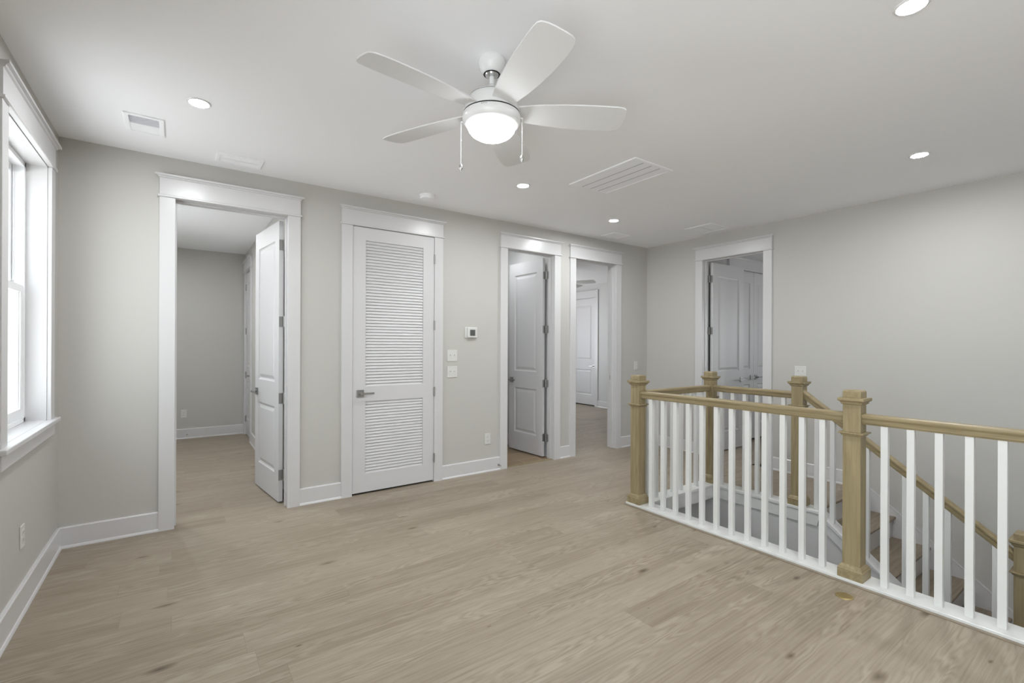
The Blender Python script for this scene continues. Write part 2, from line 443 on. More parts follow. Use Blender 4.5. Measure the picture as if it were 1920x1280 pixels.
# ------------------------------------------------------------ door casings
TR = [0]
def casing(label, loc, rz, w, depth=0.12, h=DH, jamb=True, stops=True):
    """local x runs along the wall across the opening 0..w, local -y comes out of the wall"""
    TR[0] += 1
    t = empty('trim_%d' % TR[0], loc, rz); struct(t, label, 'door trim')
    for a in (-CW, w):
        q = MB().box(a, -0.020, 0, a + CW, 0, h).box(a - 0.0, -0.0235, 0, a + CW, -0.02, 0.001)
        q.build('side_casing', M_TRIM, t, bevel=0.002)
    MB().box(-CW - 0.012, -0.032, h, w + CW + 0.012, 0, h + 0.016).build('fillet', M_TRIM, t, bevel=0.005)
    MB().box(-CW, -0.022, h + 0.016, w + CW, 0, h + 0.140).build('head_board', M_TRIM, t, bevel=0.0015)
    q = MB()
    z = h + 0.138
    prof = [(0.022, z), (0.030, z + 0.004), (0.033, z + 0.012), (0.046, z + 0.014), (0.046, z + 0.027), (0, z + 0.027), (0, z)]
    prof2 = [(-d, zz) for d, zz in prof]
    # mitred returns: widen with projection
    secs = []
    k = len(prof)
    L, Rr = [], []
    for d, zz in prof:
        e = max(0.0, d - 0.022)
        L.append((-CW - e, -d, zz)); Rr.append((w + CW + e, -d, zz))
    q.loft([L, Rr]); q.build('crown_cap', M_TRIM, t)
    if jamb:
        q = MB()
        q.box(-J, 0, 0, 0, depth, h).box(w, 0, 0, w + J, depth, h).box(-J, 0, h, w + J, depth, h + J)
        if stops:
            q.box(0, depth * 0.38, 0, 0.010, depth * 0.38 + 0.035, h).box(w - 0.010, depth * 0.38, 0, w, depth * 0.38 + 0.035, h).box(0.01, depth * 0.38, h - 0.010, w - 0.01, depth * 0.38 + 0.035, h)
        q.build('door_jamb', M_TRIM, t, bevel=0.0012)
    return t
RZ_W2 = -math.pi / 2
casing('white casing and head of the doorway into the bedroom, nearest the window', (DA[0], YW, 0), 0, DA[1] - DA[0])
casing('white casing and head around the closed louvered door', (DL[0], YW, 0), 0, DL[1] - DL[0], stops=False)
casing('white casing and head of the doorway with the half open bathroom door', (DC[0], YW, 0), 0, DC[1] - DC[0])
casing('white casing and head of the open doorway nearest the corner', (DD[0], YW, 0), 0, DD[1] - DD[0])
casing('white casing and head of the doorway in the right wall', (X2, DE[1], 0), RZ_W2, DE[1] - DE[0])
casing('white casing around the closed door inside the left bedroom', (0.84, DQ[1], 0), RZ_W2, DQ[1] - DQ[0], 0.10, stops=False)
casing('white casing around the closed door in the far room', (7.62, DR[1], 0), RZ_W2, DR[1] - DR[0], 0.10, stops=False)
casing('white casing over the double closet doors', (DK[0], 3.52, 0), 0, DK[1] - DK[0], stops=False)
# back sides of the open doorways' casings
casing('rear casing of the bedroom doorway', (DA[1], YB, 0), math.pi, DA[1] - DA[0], jamb=False)
casing('rear casing of the far room doorway', (DD[1], YB, 0), math.pi, DD[1] - DD[0], jamb=False)

# ------------------------------------------------------------ doors
DN = [0]
def panel_leaf(w, h, t=0.035, z0=0.012, stile=0.115, panels=((0.245, 0.82), (1.035, 2.27))):
    b = MB()
    z1 = z0 + h
    for y, s in ((0.0, 1), (t, -1)):
        b.quad((0, y, z0), (stile, y, z0), (stile, y, z1), (0, y, z1))
        b.quad((w - stile, y, z0), (w, y, z0), (w, y, z1), (w - stile, y, z1))
        zz = z0
        for pa, pb in panels:
            b.quad((stile, y, zz), (w - stile, y, zz), (w - stile, y, pa), (stile, y, pa)); zz = pb
        b.quad((stile, y, zz), (w - stile, y, zz), (w - stile, y, z1), (stile, y, z1))
        for pa, pb in panels:
            rings = []
            for ins, dep in ((0, 0), (0.006, 0.006), (0.016, 0.011), (0.024, 0.011), (0.052, 0.003), (0.056, 0.003)):
                yy = y + s * dep
                rings.append([(stile + ins, yy, pa + ins), (w - stile - ins, yy, pa + ins), (w - stile - ins, yy, pb - ins), (stile + ins, yy, pb - ins)])
            n = len(b.v)
            for r in rings: b.v += r
            for j in range(len(rings) - 1):
                for i in range(4):
                    a, c = n + j * 4 + i, n + j * 4 + (i + 1) % 4
                    b.f.append((a, c, c + 4, a + 4))
            e = n + (len(rings) - 1) * 4
            b.f.append((e, e + 1, e + 2, e + 3))
    b.quad((0, 0, z0), (0, t, z0), (0, t, z1), (0, 0, z1)); b.quad((w, 0, z0), (w, t, z0), (w, t, z1), (w, 0, z1))
    b.quad((0, 0, z1), (w, 0, z1), (w, t, z1), (0, t, z1)); b.quad((0, 0, z0), (w, 0, z0), (w, t, z0), (0, t, z0))
    return b

def handle(parent, x, y, z, out, toward, mt=None):
    """square rose on face y (out = -1/+1 away from it), lever pointing toward -1/+1 in x"""
    mt = mt or M_NICKEL
    r = MB().box(x - 0.033, y, z - 0.033, x + 0.033, y + out * 0.009, z + 0.033).build('door_handle', mt, parent, bevel=0.0015)
    q = MB(); q.lathe(x, z, [(0.011, y + out * 0.009), (0.011, y + out * 0.052)], 16, axis=1)
    x2 = x + toward * 0.115
    q.box(x - toward * 0.011, y + out * 0.042, z - 0.009, x2, y + out * 0.053, z + 0.009)
    q.build('lever', mt, r, bevel=0.0015)
    return r

def hinge(parent, z, plates, knuckle, name='hinge'):
    """plates: list of boxes; knuckle: (x, y)"""
    q = MB()
    for p in plates: q.box(p[0], p[1], z - 0.045, p[2], p[3], z + 0.045)
    q.lathe(knuckle[0], knuckle[1], [(0.006, z - 0.048), (0.0075, z - 0.046), (0.0075, z + 0.046), (0.006, z + 0.048)], 12)
    return q.build(name, M_NICKEL, parent)
HZ = (0.24, 0.90, 1.56, 2.22)

def door(label, loc, rz, w, cat='door'):
    DN[0] += 1
    t = empty('door_%d' % DN[0], loc, rz); struct(t, label, cat)
    return t

# bedroom door, swung back into the room: pivot at the right jamb, leaf runs away from us
d = door('white two panel door swung open into the left bedroom', (DA[1] - 0.004, YB + 0.012, 0), math.radians(97), 0.74)
panel_leaf(0.735, 2.415).build('leaf', M_DOOR, d, loc=(0.03, 0, 0))
handle(d, 0.70, 0.035, 0.915, 1, -1); handle(d, 0.70, 0.0, 0.915, -1, -1)
MB().box(0.7655, 0.008, 0.885, 0.767, 0.028, 0.945).build('latch_plate', M_NICKEL, d)
for z in HZ: hinge(d, z, [(0.0275, 0.001, 0.030, 0.034)], (0.012, -0.004))

# bathroom door
d = door('white two panel door standing half open to the bathroom', (DC[1] - 0.010, YB + 0.012, 0), math.radians(92.5), 0.66)
panel_leaf(0.665, 2.415).build('leaf', M_DOOR, d, loc=(0.022, 0.0, 0))
handle(d, 0.63, 0.035, 0.915, 1, -1)
for z in HZ: hinge(d, z, [(0.0195, 0.001, 0.022, 0.034)], (0.006, -0.006))
for z in HZ: MB().box(DC[1] - 0.0025, YB - 0.034, z - 0.045, DC[1] - 0.0004, YB, z + 0.045).build('hinge_plate', M_NICKEL, bpy.data.objects['trim_3'], loc=(-DC[0], -YW, 0))

# right room door: pivot at its left jamb (far from us), leaf runs away along +x
d = door('white two panel door standing open in the right wall doorway', (X2 + 0.132, DE[1] - 0.006, 0), math.radians(-0.5), 0.74)
panel_leaf(0.735, 2.415).build('leaf', M_DOOR, d, loc=(0.022, -0.035, 0))
handle(d, 0.70, -0.035, 0.915, -1, -1)
for z in HZ: hinge(d, z, [(0.0195, -0.034, 0.022, -0.001)], (0.006, 0.004))
for z in HZ: MB().box(0.0004, 0.086, z - 0.045, 0.0025, 0.12, z + 0.045).build('hinge_plate', M_NICKEL, bpy.data.objects['trim_5'])

# closed louvered door
d = door('closed white louvered door with two slatted panels', (DL[0] + 0.003, YW - 0.012, 0), 0, 0.803)
w, zb, zt = DL[1] - DL[0] - 0.006, 0.018, 2.436
q = MB()
for zz in ((zb, 0.183), (0.846, 0.980), (2.318, zt)): q.box(0.113, 0, zz[0], w - 0.113, 0.035, zz[1])
q.box(0, 0, zb, 0.113, 0.035, zt).box(w - 0.113, 0, zb, w, 0.035, zt)
q.build('leaf', M_DOOR, d)
for (za, zc, n) in ((0.183, 0.846, 24), (0.980, 2.318, 48)):
    q = MB(); st = (zc - za) / n
    for i in range(n):
        z = za + st * i
        q.prism([(0.003, z + 0.001), (0.006, z - 0.001), (0.020, z + 0.033), (0.017, z + 0.036)], 0.108, w - 0.108, 0)
    for e in (0.113, w - 0.113): q.box(e - 0.005, 0.001, za, e + 0.005, 0.006, zc)
    q.build('louvered_panel', M_DOOR, d)
handle(d, 0.070, 0.0, 0.921, -1, 1)
for z in HZ: hinge(d, z, [(w - 0.002, -0.003, w + 0.006, 0.0)], (w + 0.004, -0.008))
MB().box(0.0, 0.036, 0.0, w, 0.05, 2.45).build('light_leak_block', M_DARK, d)  # black sheet added for the dark behind the slats

# closed doors inside the rooms beyond
d = door('closed white door beside the far corner of the left bedroom', (0.85, DQ[1] - 0.003, 0), RZ_W2, 0.63)
panel_leaf(0.634, 2.42, stile=0.10).build('leaf', M_DOOR, d)
handle(d, 0.57, 0.0, 0.915, -1, -1)
MB().box(0, 0.05, 0, 0.64, 0.06, 2.45).build('light_leak_block', M_DARK, d)  # black sheet added to stop light leaking round the closed leaf
for z in HZ: hinge(d, z, [(-0.008, -0.004, 0.012, -0.001)], (-0.002, -0.008))
d = door('closed white two panel door across the far room', (7.63, DR[1] - 0.003, 0), RZ_W2, 0.75)
panel_leaf(0.754, 2.415, z0=0.022).build('leaf', M_DOOR, d)
handle(d, 0.705, 0.0, 0.90, -1, -1)
MB().box(0, 0.05, 0, 0.76, 0.06, 2.45).build('light_leak_block', M_DARK, d)  # added black sheet, keeps outside light out of the door gaps
hw = (DK[1] - DK[0]) / 2 - 0.004
for i, (xx, hx, tw, lb) in enumerate(((DK[0] + 0.002, hw - 0.06, -1, 'left hand white closet door through the right doorway'), (DK[0] + hw + 0.006, 0.06, 1, 'right hand white closet door through the right doorway'))):
    d = door(lb, (xx, 3.53, 0), 0, hw)
    panel_leaf(hw, 2.405, z0=0.03, stile=0.10).build('leaf', M_DOOR, d)
    handle(d, hx, 0.0, 0.915, -1, tw)
    MB().box(0, 0.05, 0, hw, 0.06, 2.45).build('light_leak_block', M_DARK, d)  # added black sheet darkening the gaps round the closet leaf
# strike plate on the jamb of the doorway nearest the corner
MB().box(0.7288, 0.072, 0.905, 0.7306, 0.098, 0.965).build('strike_plate', M_NICKEL, bpy.data.objects['trim_4'])

# ------------------------------------------------------------ windows
WNUM = [0]
def window(label, loc, rz, w, zs, zh, depth=0.20, stool=True):
    """local x 0..w along the wall, -y out of the wall into the room"""
    WNUM[0] += 1
    t = empty('window_%d' % WNUM[0], loc, rz); struct(t, label, 'window')
    cw = 0.095
    for a in (-cw, w): MB().box(a, -0.020, zs, a + cw, 0, zh).build('side_casing', M_TRIM, t, bevel=0.002)
    MB().box(-cw - 0.012, -0.032, zh, w + cw + 0.012, 0, zh + 0.016).build('fillet', M_TRIM, t, bevel=0.005)
    MB().box(-cw, -0.022, zh + 0.016, w + cw, 0, zh + 0.140).build('head_board', M_TRIM, t, bevel=0.0015)
    z = zh + 0.138; L, Rr = [], []
    for dd, zz in [(0.022, z), (0.030, z + 0.004), (0.033, z + 0.012), (0.046, z + 0.014), (0.046, z + 0.027), (0, z + 0.027), (0, z)]:
        e = max(0.0, dd - 0.022); L.append((-cw - e, -dd, zz)); Rr.append((w + cw + e, -dd, zz))
    MB().loft([L, Rr]).build('crown_cap', M_TRIM, t)
    jd = 0.092
    MB().box(-0.011, 0, zs, 0.004, jd, zh).box(w - 0.004, 0, zs, w + 0.011, jd, zh).box(-0.011, 0, zh - 0.004, w + 0.011, jd, zh + 0.011).build('jamb_lining', M_TRIM, t)
    q = MB().box(-cw - 0.035, -0.045, zs - 0.025, w + cw + 0.035, 0, zs).box(0, 0, zs - 0.025, w, jd, zs)
    q.build('window_sill', M_TRIM, t, bevel=0.004)
    MB().box(-cw, -0.022, zs - 0.100, w + cw, 0, zs - 0.025).build('apron', M_TRIM, t, bevel=0.002)
    # vinyl unit
    fr = MB(); fw = 0.028
    for (a, b2) in ((0.004, 0.004 + fw), (w - 0.004 - fw, w - 0.004)): fr.box(a, jd, zs, b2, depth - 0.01, zh - 0.004)
    fr.box(0.004, jd, zh - 0.004 - fw, w - 0.004, depth - 0.01, zh - 0.004).box(0.004, jd, zs, w - 0.004, depth - 0.01, zs + fw)
    fr.box(0.004 + fw, jd + 0.042, zs, 0.004 + fw + 0.01, jd + 0.05, zh - fw).box(w - 0.014 - fw, jd + 0.042, zs, w - 0.004 - fw, jd + 0.05, zh - fw)
    fr.build('window_frame', M_VINYL, t, bevel=0.002)
    zm = zs + (zh - zs) * 0.51
    i0, i1 = 0.004 + fw + 0.002, w - 0.004 - fw - 0.002
    for nm, y0, za, zc in (('lower_sash', jd + 0.006, zs + fw, zm + 0.022), ('upper_sash', jd + 0.052, zm - 0.022, zh - 0.004 - fw)):
        s = MB(); sw = 0.042; y1 = y0 + 0.034
        s.box(i0, y0, za, i0 + sw, y1, zc).box(i1 - sw, y0, za, i1, y1, zc)
        s.box(i0 + sw, y0, za, i1 - sw, y1, za + (0.055 if nm[0] == 'l' else 0.042)).box(i0 + sw, y0, zc - 0.042, i1 - sw, y1, zc)
        s.box(i0 + sw, y0 + 0.008, za, i0 + sw + 0.008, y1 - 0.008, zc).box(i1 - sw - 0.008, y0 + 0.008, za, i1 - sw, y1 - 0.008, zc)
        so = s.build(nm, M_VINYL, t, bevel=0.002)
        MB().box(i0 + sw, y0 + 0.014, za + 0.02, i1 - sw, y0 + 0.018, zc - 0.02).build('pane', M_GLASS, so)
    for xx in (0.3, 0.7): MB().box(w * xx - 0.025, jd + 0.002, zm + 0.022, w * xx + 0.025, jd + 0.03, zm + 0.032).build('sash_lock', M_VINYL, t, bevel=0.002)
    return t
RZ_L = math.pi / 2
window('tall white double hung window beside the bedroom doorway', (X0, WN[0], 0), RZ_L, WN[1] - WN[0], WN[2], WN[3])
window('wide window added in the window wall behind the viewpoint to light the room', (X0, WB[0], 0), RZ_L, WB[1] - WB[0], WB[2], WB[3])
window('unseen double hung window added to light the left bedroom', (X0, WBED[0], 0), RZ_L, WBED[1] - WBED[0], WBED[2], WBED[3])
portal('daylight_portal', (X0 - 0.21, (WN[0] + WN[1]) / 2, 1.67), (1, 0, 0), WN[1] - WN[0], 1.54)
portal('daylight_portal', (X0 - 0.21, (WB[0] + WB[1]) / 2, 1.28), (1, 0, 0), WB[1] - WB[0], 2.36)
portal('daylight_portal', (X0 - 0.21, (WBED[0] + WBED[1]) / 2, 1.67), (1, 0, 0), WBED[1] - WBED[0], 1.54)
portal('daylight_portal', (5.8, 9.01, 1.57), (0, -1, 0), 1.8, 1.74)
portal('daylight_portal', (8.61, 1.9, 1.5), (-1, 0, 0), 1.0, 1.2)

# ------------------------------------------------------------ the balustrade round the well
def newel(parent, x, y, zb, cap, oakm=None):
    zc = cap
    n = MB().sq(x, y, [(0.0445, zb), (0.0445, zc - 0.075)]).build('newel_post', M_OAKZ, parent, bevel=0.002)
    MB().sq(x, y, [(0.0635, zb), (0.0635, zb + 0.052), (0.060, zb + 0.056), (0.057, zb + 0.066), (0.0455, zb + 0.078)]).build('base_block', M_OAKX, n, bevel=0.0012)
    c = zc - 0.250
    MB().sq(x, y, [(0.0450, c - 0.018), (0.050, c - 0.014), (0.0535, c - 0.006), (0.0625, c - 0.002), (0.0625, c + 0.004), (0.060, c + 0.006)]).build('collar', M_OAKX, n)
    MB().sq(x, y, [(0.045, zc - 0.085), (0.052, zc - 0.080), (0.055, zc - 0.070), (0.064, zc - 0.062), (0.066, zc - 0.060), (0.066, zc - 0.047), (0.064, zc - 0.045)]).build('crown_moulding', M_OAKX, n)
    MB().sq(x, y, [(0.0455, zc - 0.046), (0.0455, zc - 0.010), (0.0425, zc - 0.003), (0.036, zc)]).build('cap', M_OAKX, n, bevel=0.002)
    return n

_half = [(0.0175, 0.0), (0.0185, 0.007), (0.0235, 0.009), (0.0235, 0.014), (0.0255, 0.030), (0.0305, 0.038), (0.0320, 0.043), (0.0320, 0.051), (0.0290, 0.056), (0.0180, 0.0605), (0.0060, 0.0615)]
RP = [(-a, b) for a, b in _half] + [(a, b) for a, b in reversed(_half)]
RB = 0.9185   # underside of the level rail
def rail_y(parent, x, y0, y1, mt=None):
    r = MB().prism([(x + a, RB + b2) for a, b2 in RP], y0, y1, 1).build('handrail', M_OAKY, parent); return r
def rail_x(parent, y, x0, x1):
    r = MB().prism([(y + a, RB + b2) for a, b2 in RP], x0, x1, 0).build('handrail', M_OAKX, parent); return r

rail = empty('landing_balustrade', (X1, YN1, 0))
tag(rail, 'oak and white balustrade guarding three sides of the open stairwell', 'railing')
def L(o):                       # keep world coordinates under the balustrade's root
    o.matrix_parent_inverse = Matrix.Translation((-X1, -YN1, 0)); return o
for (x, y) in ((X1, YN1), (X1, YN2), (X3, YN1), (X3, YN4)):
    L(newel(rail, x, y, 0.02, 1.113))
n_h = 0.0445
L(rail_y(rail, X1, YN2 + n_h, YN1 - n_h)); L(rail_y(rail, X1, -1.0, YN2 - n_h))
L(rail_x(rail, YN1, X1 + n_h, X3 - n_h)); L(rail_y(rail, X3, YN4 + n_h, YN1 - n_h))
# painted shoe plates with fascia under them
q = MB().box(3.160, -1.0, -0.004, 3.318, 2.735, 0.020).box(3.318, 2.590, -0.004, 4.40, 2.735, 0.020).box(4.255, 1.668, -0.004, 4.40, 2.590, 0.020)
L(q.build('shoe_plate', M_BAL, rail, bevel=0.003))
q = MB().box(3.300, -1.0, -0.105, 3.312, 2.60, -0.004).box(3.30, 2.596, -0.115, 4.28, 2.72, -0.004)
L(q.build('fascia', M_BAL, rail))
q = MB().prism([(2.596, -0.004), (1.665, -0.004), (1.665, -0.03), (1.680, -0.105), (2.596, -0.105)], 4.268, 4.285, 0)
L(q.build('fascia', M_BAL, rail))
bm0 = MB().box(-0.0165, -0.0165, 0.02, 0.0165, 0.0165, RB + 0.002).build('baluster', M_BAL, rail, bevel=0.0015)
bm0.location = (0, 0, 0)
spots = [(X1, 2.520 - 0.1163 * k) for k in range(12)] + [(X1, 0.930 - 0.1155 * k) for k in range(16)]
spots += [(X1 + 0.1213 * (k + 1), YN1) for k in range(8)]
spots += [(X3, 2.543 - 0.1155 * k) for k in range(6)]
first = True
for (x, y) in spots:
    o = bm0 if first else bm0.copy()
    if not first: C.objects.link(o)
    first = False
    o.parent = rail
    o.matrix_parent_inverse = Matrix.Translation((-X1, -YN1, 0))
    o.location = (x, y, 0)

# thin oak strip where the floor meets the plate
tag(MB().box(3.138, -1.0, 0.0, 3.160, 2.735, 0.006).build('floor_edge_strip', M_STRIP, bevel=0.001), 'thin wooden strip edging the floor along the white railing plate', 'floor strip')

# ------------------------------------------------------------ the stairs
st = empty('staircase', (4.9, Y0N, -0.965))
tag(st, 'upper stair flight with oak treads and white risers going down', 'staircase')
def T(o): o.matrix_parent_inverse = Matrix.Translation((-4.9, -Y0N, 0.965)); return o
xa, xb = 4.386, X2 - 0.016
def nose(y, z, depth):
    return [(y + depth, z), (y + 0.006, z), (y + 0.001, z - 0.004), (y, z - 0.012), (y + 0.002, z - 0.022), (y + 0.007, z - 0.027), (y + depth, z - 0.027)]
for k in range(0, 5):
    y, z = Y0N - RUN * k, -RISE * k
    if k: T(MB().prism(nose(y, z, RUN + 0.040), xa, xb, 0).build('tread', M_TREAD, st))
    else: T(MB().prism(nose(y, z + 0.0015, 0.06), xa, xb, 0).build('landing_nosing', M_TREAD, st))
    T(MB().box(xa, y + 0.028, z - RISE - 0.02, xb, y + 0.042, z - 0.024).build('riser', M_TRIM, st))
struct(MB().box(3.30, -1.0, -5 * RISE - 0.03, X2, 0.455, -5 * RISE).build('floor_landing', M_TREAD), 'dark oak landing halfway down the stairs', 'floor')
# wall skirt and inner capped stringer
ya, yz = 1.82, 0.45
sk = lambda y: 0.055 - SLOPE * (Y0N - y)
T(MB().prism([(ya, 0.142), (ya, -0.10), (yz, sk(yz) - 0.40), (yz, sk(yz))], X2 - 0.016, X2 - 0.0005, 0).build('wall_skirt', M_TRIM, st, bevel=0.0))
T(MB().prism([(ya, 0.142), (ya, 0.136), (yz, sk(yz) - 0.006), (yz, sk(yz) + 0.001)], X2 - 0.019, X2 - 0.015, 0).build('skirt_cap', M_TRIM, st))
sr = empty('stair_railing', (X3, 0.53, -0.965))
tag(sr, 'sloping oak handrail with white balusters following the stairs down', 'railing')
def Q(o): o.matrix_parent_inverse = Matrix.Translation((-X3, -0.53, 0.965)); return o
yc0 = 1.668; yc1 = 0.5
cp = lambda y: -0.010 - SLOPE * (yc0 - y)
Q(MB().prism([(yc0, 0.012), (yc0, -0.018), (yc1, cp(yc1) - 0.018), (yc1, cp(yc1) + 0.006)], 4.258, 4.388, 0).build('stringer_cap', M_TRIM, sr, bevel=0.002))
Q(MB().prism([(yc0 + 0.0, -0.01), (yc0, -0.105), (yc1, cp(yc1) - 0.115), (yc1, cp(yc1) - 0.012)], 4.268, 4.2845, 0).build('outer_stringer', M_TRIM, sr))
Q(MB().prism([(yc0, -0.01), (yc0, -0.40), (yc1, cp(yc1) - 0.40), (yc1, cp(yc1) - 0.012)], 4.3855, 4.3870, 0).build('inner_stringer', M_TRIM, sr))

Q(newel(sr, X3, 0.528, -0.965, 0.205))
ys, ye = YN4 - n_h, 0.528 + n_h
zt = lambda y: 0.980 - 0.0615 - 0.745 * (1.793 - y)          # underside of the sloping rail
secs = [[(X3 + a, yy, zt(yy) + b2 * 1.18) for a, b2 in RP] for yy in (ys, ye)]
Q(MB().loft(secs).build('handrail', M_OAKY, sr))
for k in range(10):
    y = 1.588 - 0.1165 * k if k else 1.588
    zb_ = cp(y) + 0.004
    h_ = 0.0165
    Q(MB().loft([[(X3 - h_, y - h_, zb_ - 0.012), (X3 + h_, y - h_, zb_ - 0.012), (X3 + h_, y + h_, zb_ + 0.012), (X3 - h_, y + h_, zb_ + 0.012)],
                 [(X3 - h_, y - h_, zt(y - h_) + 0.004), (X3 + h_, y - h_, zt(y - h_) + 0.004), (X3 + h_, y + h_, zt(y + h_) + 0.004), (X3 - h_, y + h_, zt(y + h_) + 0.004)]]).build('baluster', M_BAL, sr, bevel=0.0015))
y = 1.703
Q(MB().loft([[(X3 - h_, y - h_, 0.02), (X3 + h_, y - h_, 0.02), (X3 + h_, y + h_, 0.02), (X3 - h_, y + h_, 0.02)],
             [(X3 - h_, y - h_, zt(y - h_) + 0.004), (X3 + h_, y - h_, zt(y - h_) + 0.004), (X3 + h_, y + h_, zt(y + h_) + 0.004), (X3 - h_, y + h_, zt(y + h_) + 0.004)]]).build('baluster', M_BAL, sr, bevel=0.0015))

# ------------------------------------------------------------ ceiling fans
def blade_mesh():
    """along +x from the hub; returns an MB with thickness; pitch and slight curl"""
    b = MB()
    outline = [(0.095, -0.040, 0.044), (0.13, -0.048, 0.053), (0.18, -0.058, 0.064), (0.26, -0.070, 0.077), (0.36, -0.078, 0.087), (0.46, -0.082, 0.092), (0.55, -0.083, 0.091), (0.605, -0.082, 0.086), (0.632, -0.078, 0.080), (0.646, -0.068, 0.072), (0.654, -0.045, 0.058), (0.657, -0.015, 0.030)]
    p = math.radians(13)
    secs = []
    for x, a, c in outline:
        ring = []
        tw = p * (0.9 if x > 0.15 else 0.9)
        pts = [a, a * 0.6, 0, c * 0.6, c]
        def P(y, dz): return (x, y * math.cos(tw), -y * math.sin(tw) + dz)
        ring = [P(y, -0.003) for y in pts] + [P(y, 0.003) for y in reversed(pts)]
        secs.append(ring)
    b.loft(secs)
    return b

def fan(label, loc, angle, zblade=-0.252, chains=True, light=True):
    t = empty('ceiling_fan', loc); tag(t, label, 'ceiling fan')
    can = MB().lathe(0, 0, [(0.062, 0), (0.066, -0.008), (0.0665, -0.022), (0.062, -0.040), (0.052, -0.058), (0.040, -0.070), (0.036, -0.072)]).build('canopy', M_FAN, t, smooth=True)
    MB().lathe(0, 0, [(0.0385, -0.0705), (0.0405, -0.0725), (0.0385, -0.0745)]).build('canopy_ring', M_DARK, can, smooth=True)
    MB().lathe(0, 0, [(0.034, -0.0735), (0.030, -0.080), (0.012, -0.084)]).build('hanger_ball', M_CHROME, can, smooth=True)
    MB().lathe(0, 0, [(0.0115, -0.07), (0.0115, -0.120), (0.0135, -0.121), (0.018, -0.128), (0.024, -0.145), (0.029, -0.150)], 24).build('downrod', M_FAN, t, smooth=True)
    mo = MB().lathe(0, 0, [(0.026, -0.140), (0.040, -0.150), (0.068, -0.160), (0.092, -0.175), (0.110, -0.192), (0.122, -0.212), (0.131, -0.236), (0.136, -0.256), (0.137, -0.264), (0.11, -0.268)], 64).build('motor_housing', M_FAN, t, smooth=True)
    MB().lathe(0, 0, [(0.1065, -0.1875), (0.1085, -0.1885), (0.1065, -0.1895)], 64).build('seam_line', M_SCREEN, mo)
    MB().lathe(0, 0, [(0.128, -0.264), (0.1365, -0.2655), (0.128, -0.270)], 64).build('shadow_gap', M_DARK, mo)
    kit = MB().lathe(0, 0, [(0.128, -0.2695), (0.138, -0.271), (0.1405, -0.282), (0.139, -0.298), (0.131, -0.314), (0.119, -0.324), (0.112, -0.325)], 64).build('light_kit', M_FAN, t, smooth=True)
    if light:
        MB().lathe(0, 0, [(0.117, -0.322), (0.1165, -0.328), (0.110, -0.344), (0.096, -0.360), (0.075, -0.373), (0.050, -0.382), (0.024, -0.387), (0.004, -0.388)], 64).build('glass_bowl', M_GLOBE, t, smooth=True)
    for dx in (-0.012, -0.004, 0.006, 0.015):
        a = math.radians(234.6 - 12) + dx * 6
        MB().lathe(0, 0, [(0.0016, -0.002), (0.0016, 0.002)], 8).build('screw', M_SCREEN, kit, loc=(0.1395 * math.cos(a), 0.1395 * math.sin(a), -0.277))
    bl = blade_mesh().build('fan_blade', M_BLADE, t, smooth=True)
    for k in range(5):
        o = bl if k == 0 else bl.copy()
        if k: C.objects.link(o)
        o.parent = t; o.location = (0, 0, zblade); o.rotation_euler = (0, 0, math.radians(angle + 72 * k))
    if chains:
        for (ang, ztop, zend) in ((math.radians(146), -0.300, -0.505), (math.radians(-37), -0.285, -0.462)):
            x, y = 0.147 * math.cos(ang), 0.147 * math.sin(ang)
            ch = MB().lathe(x, y, [(0.0012, zend), (0.0012, ztop)], 8)
            ch.lathe(x, y, [(0.0025, zend + 0.11), (0.0025, zend + 0.116)], 8)
            ch.box(x - 0.006 * (1 if x > 0 else -1) * 2, y - 0.002, ztop - 0.003, x + 0.002, y + 0.002, ztop + 0.003)
            co = ch.build('pull_chain', M_FAN, t)
            MB().lathe(x, y, [(0.002, zend + 0.002), (0.007, zend - 0.004), (0.0105, zend - 0.013), (0.009, zend - 0.022), (0.004, zend - 0.030), (0.002, zend - 0.034)], 16).build('pull_knob', M_CHROME, co, smooth=True)
    return t
fan('white five blade ceiling fan with a lit glass bowl and pull chains', (1.228, 1.902, H), 42.5)
fan('second white ceiling fan glimpsed through the doorway nearest the corner', (5.62, 6.42, H), 12, light=True)

# ------------------------------------------------------------ recessed lights
def downlight(label, x, y, lens=None):
    t = empty('recessed_light', (x, y, H)); tag(t, label, 'recessed light', 'round recessed ceiling lights')
    MB().lathe(0, 0, [(0.0455, -0.0035), (0.050, -0.0065), (0.0575, -0.005), (0.0605, -0.0005), (0.046, 0.0)], 40).build('trim_ring', M_FAN, t, smooth=True)
    MB().lathe(0, 0, [(0.0460, -0.0040), (0.0460, -0.0015)], 40).build('lens', lens or M_LENS, t)
downlight('round recessed light above the bedroom doorway, near the square vent', 0.094, 3.217)
downlight('round recessed light cut by the top edge at the right', 2.402, 0.610)
downlight('round recessed light over the stairs by the right wall', 4.320, 1.050)
downlight('round recessed light between the fan and the bathroom doorway', 2.416, 3.238)
downlight('small far recessed light before the open doorway near the corner', 3.896, 3.556)
# two unseen lights added behind the viewpoint to fill the room
downlight('added round recessed light behind the viewpoint, window side', 0.094, -1.2)
downlight('added round recessed light behind the viewpoint, stair side', 2.402, -1.9)

downlight('added round recessed light out of sight in the left bedroom', -0.30, 6.9)  # unseen lamp added to brighten the bedroom's far wall
downlight('added round recessed light out of sight near the bedroom door', -0.38, 5.3)  # second unseen lamp added for the same bedroom
downlight('added round recessed light out of sight in the bathroom', 3.25, 4.95, M_LENS_DIM)  # dim lamp added to lighten the bathroom door leaf
downlight('added round recessed light out of sight in the right room', 6.9, 1.6, M_LENS_DIM)  # dim unseen lamp added for the room behind the right wall
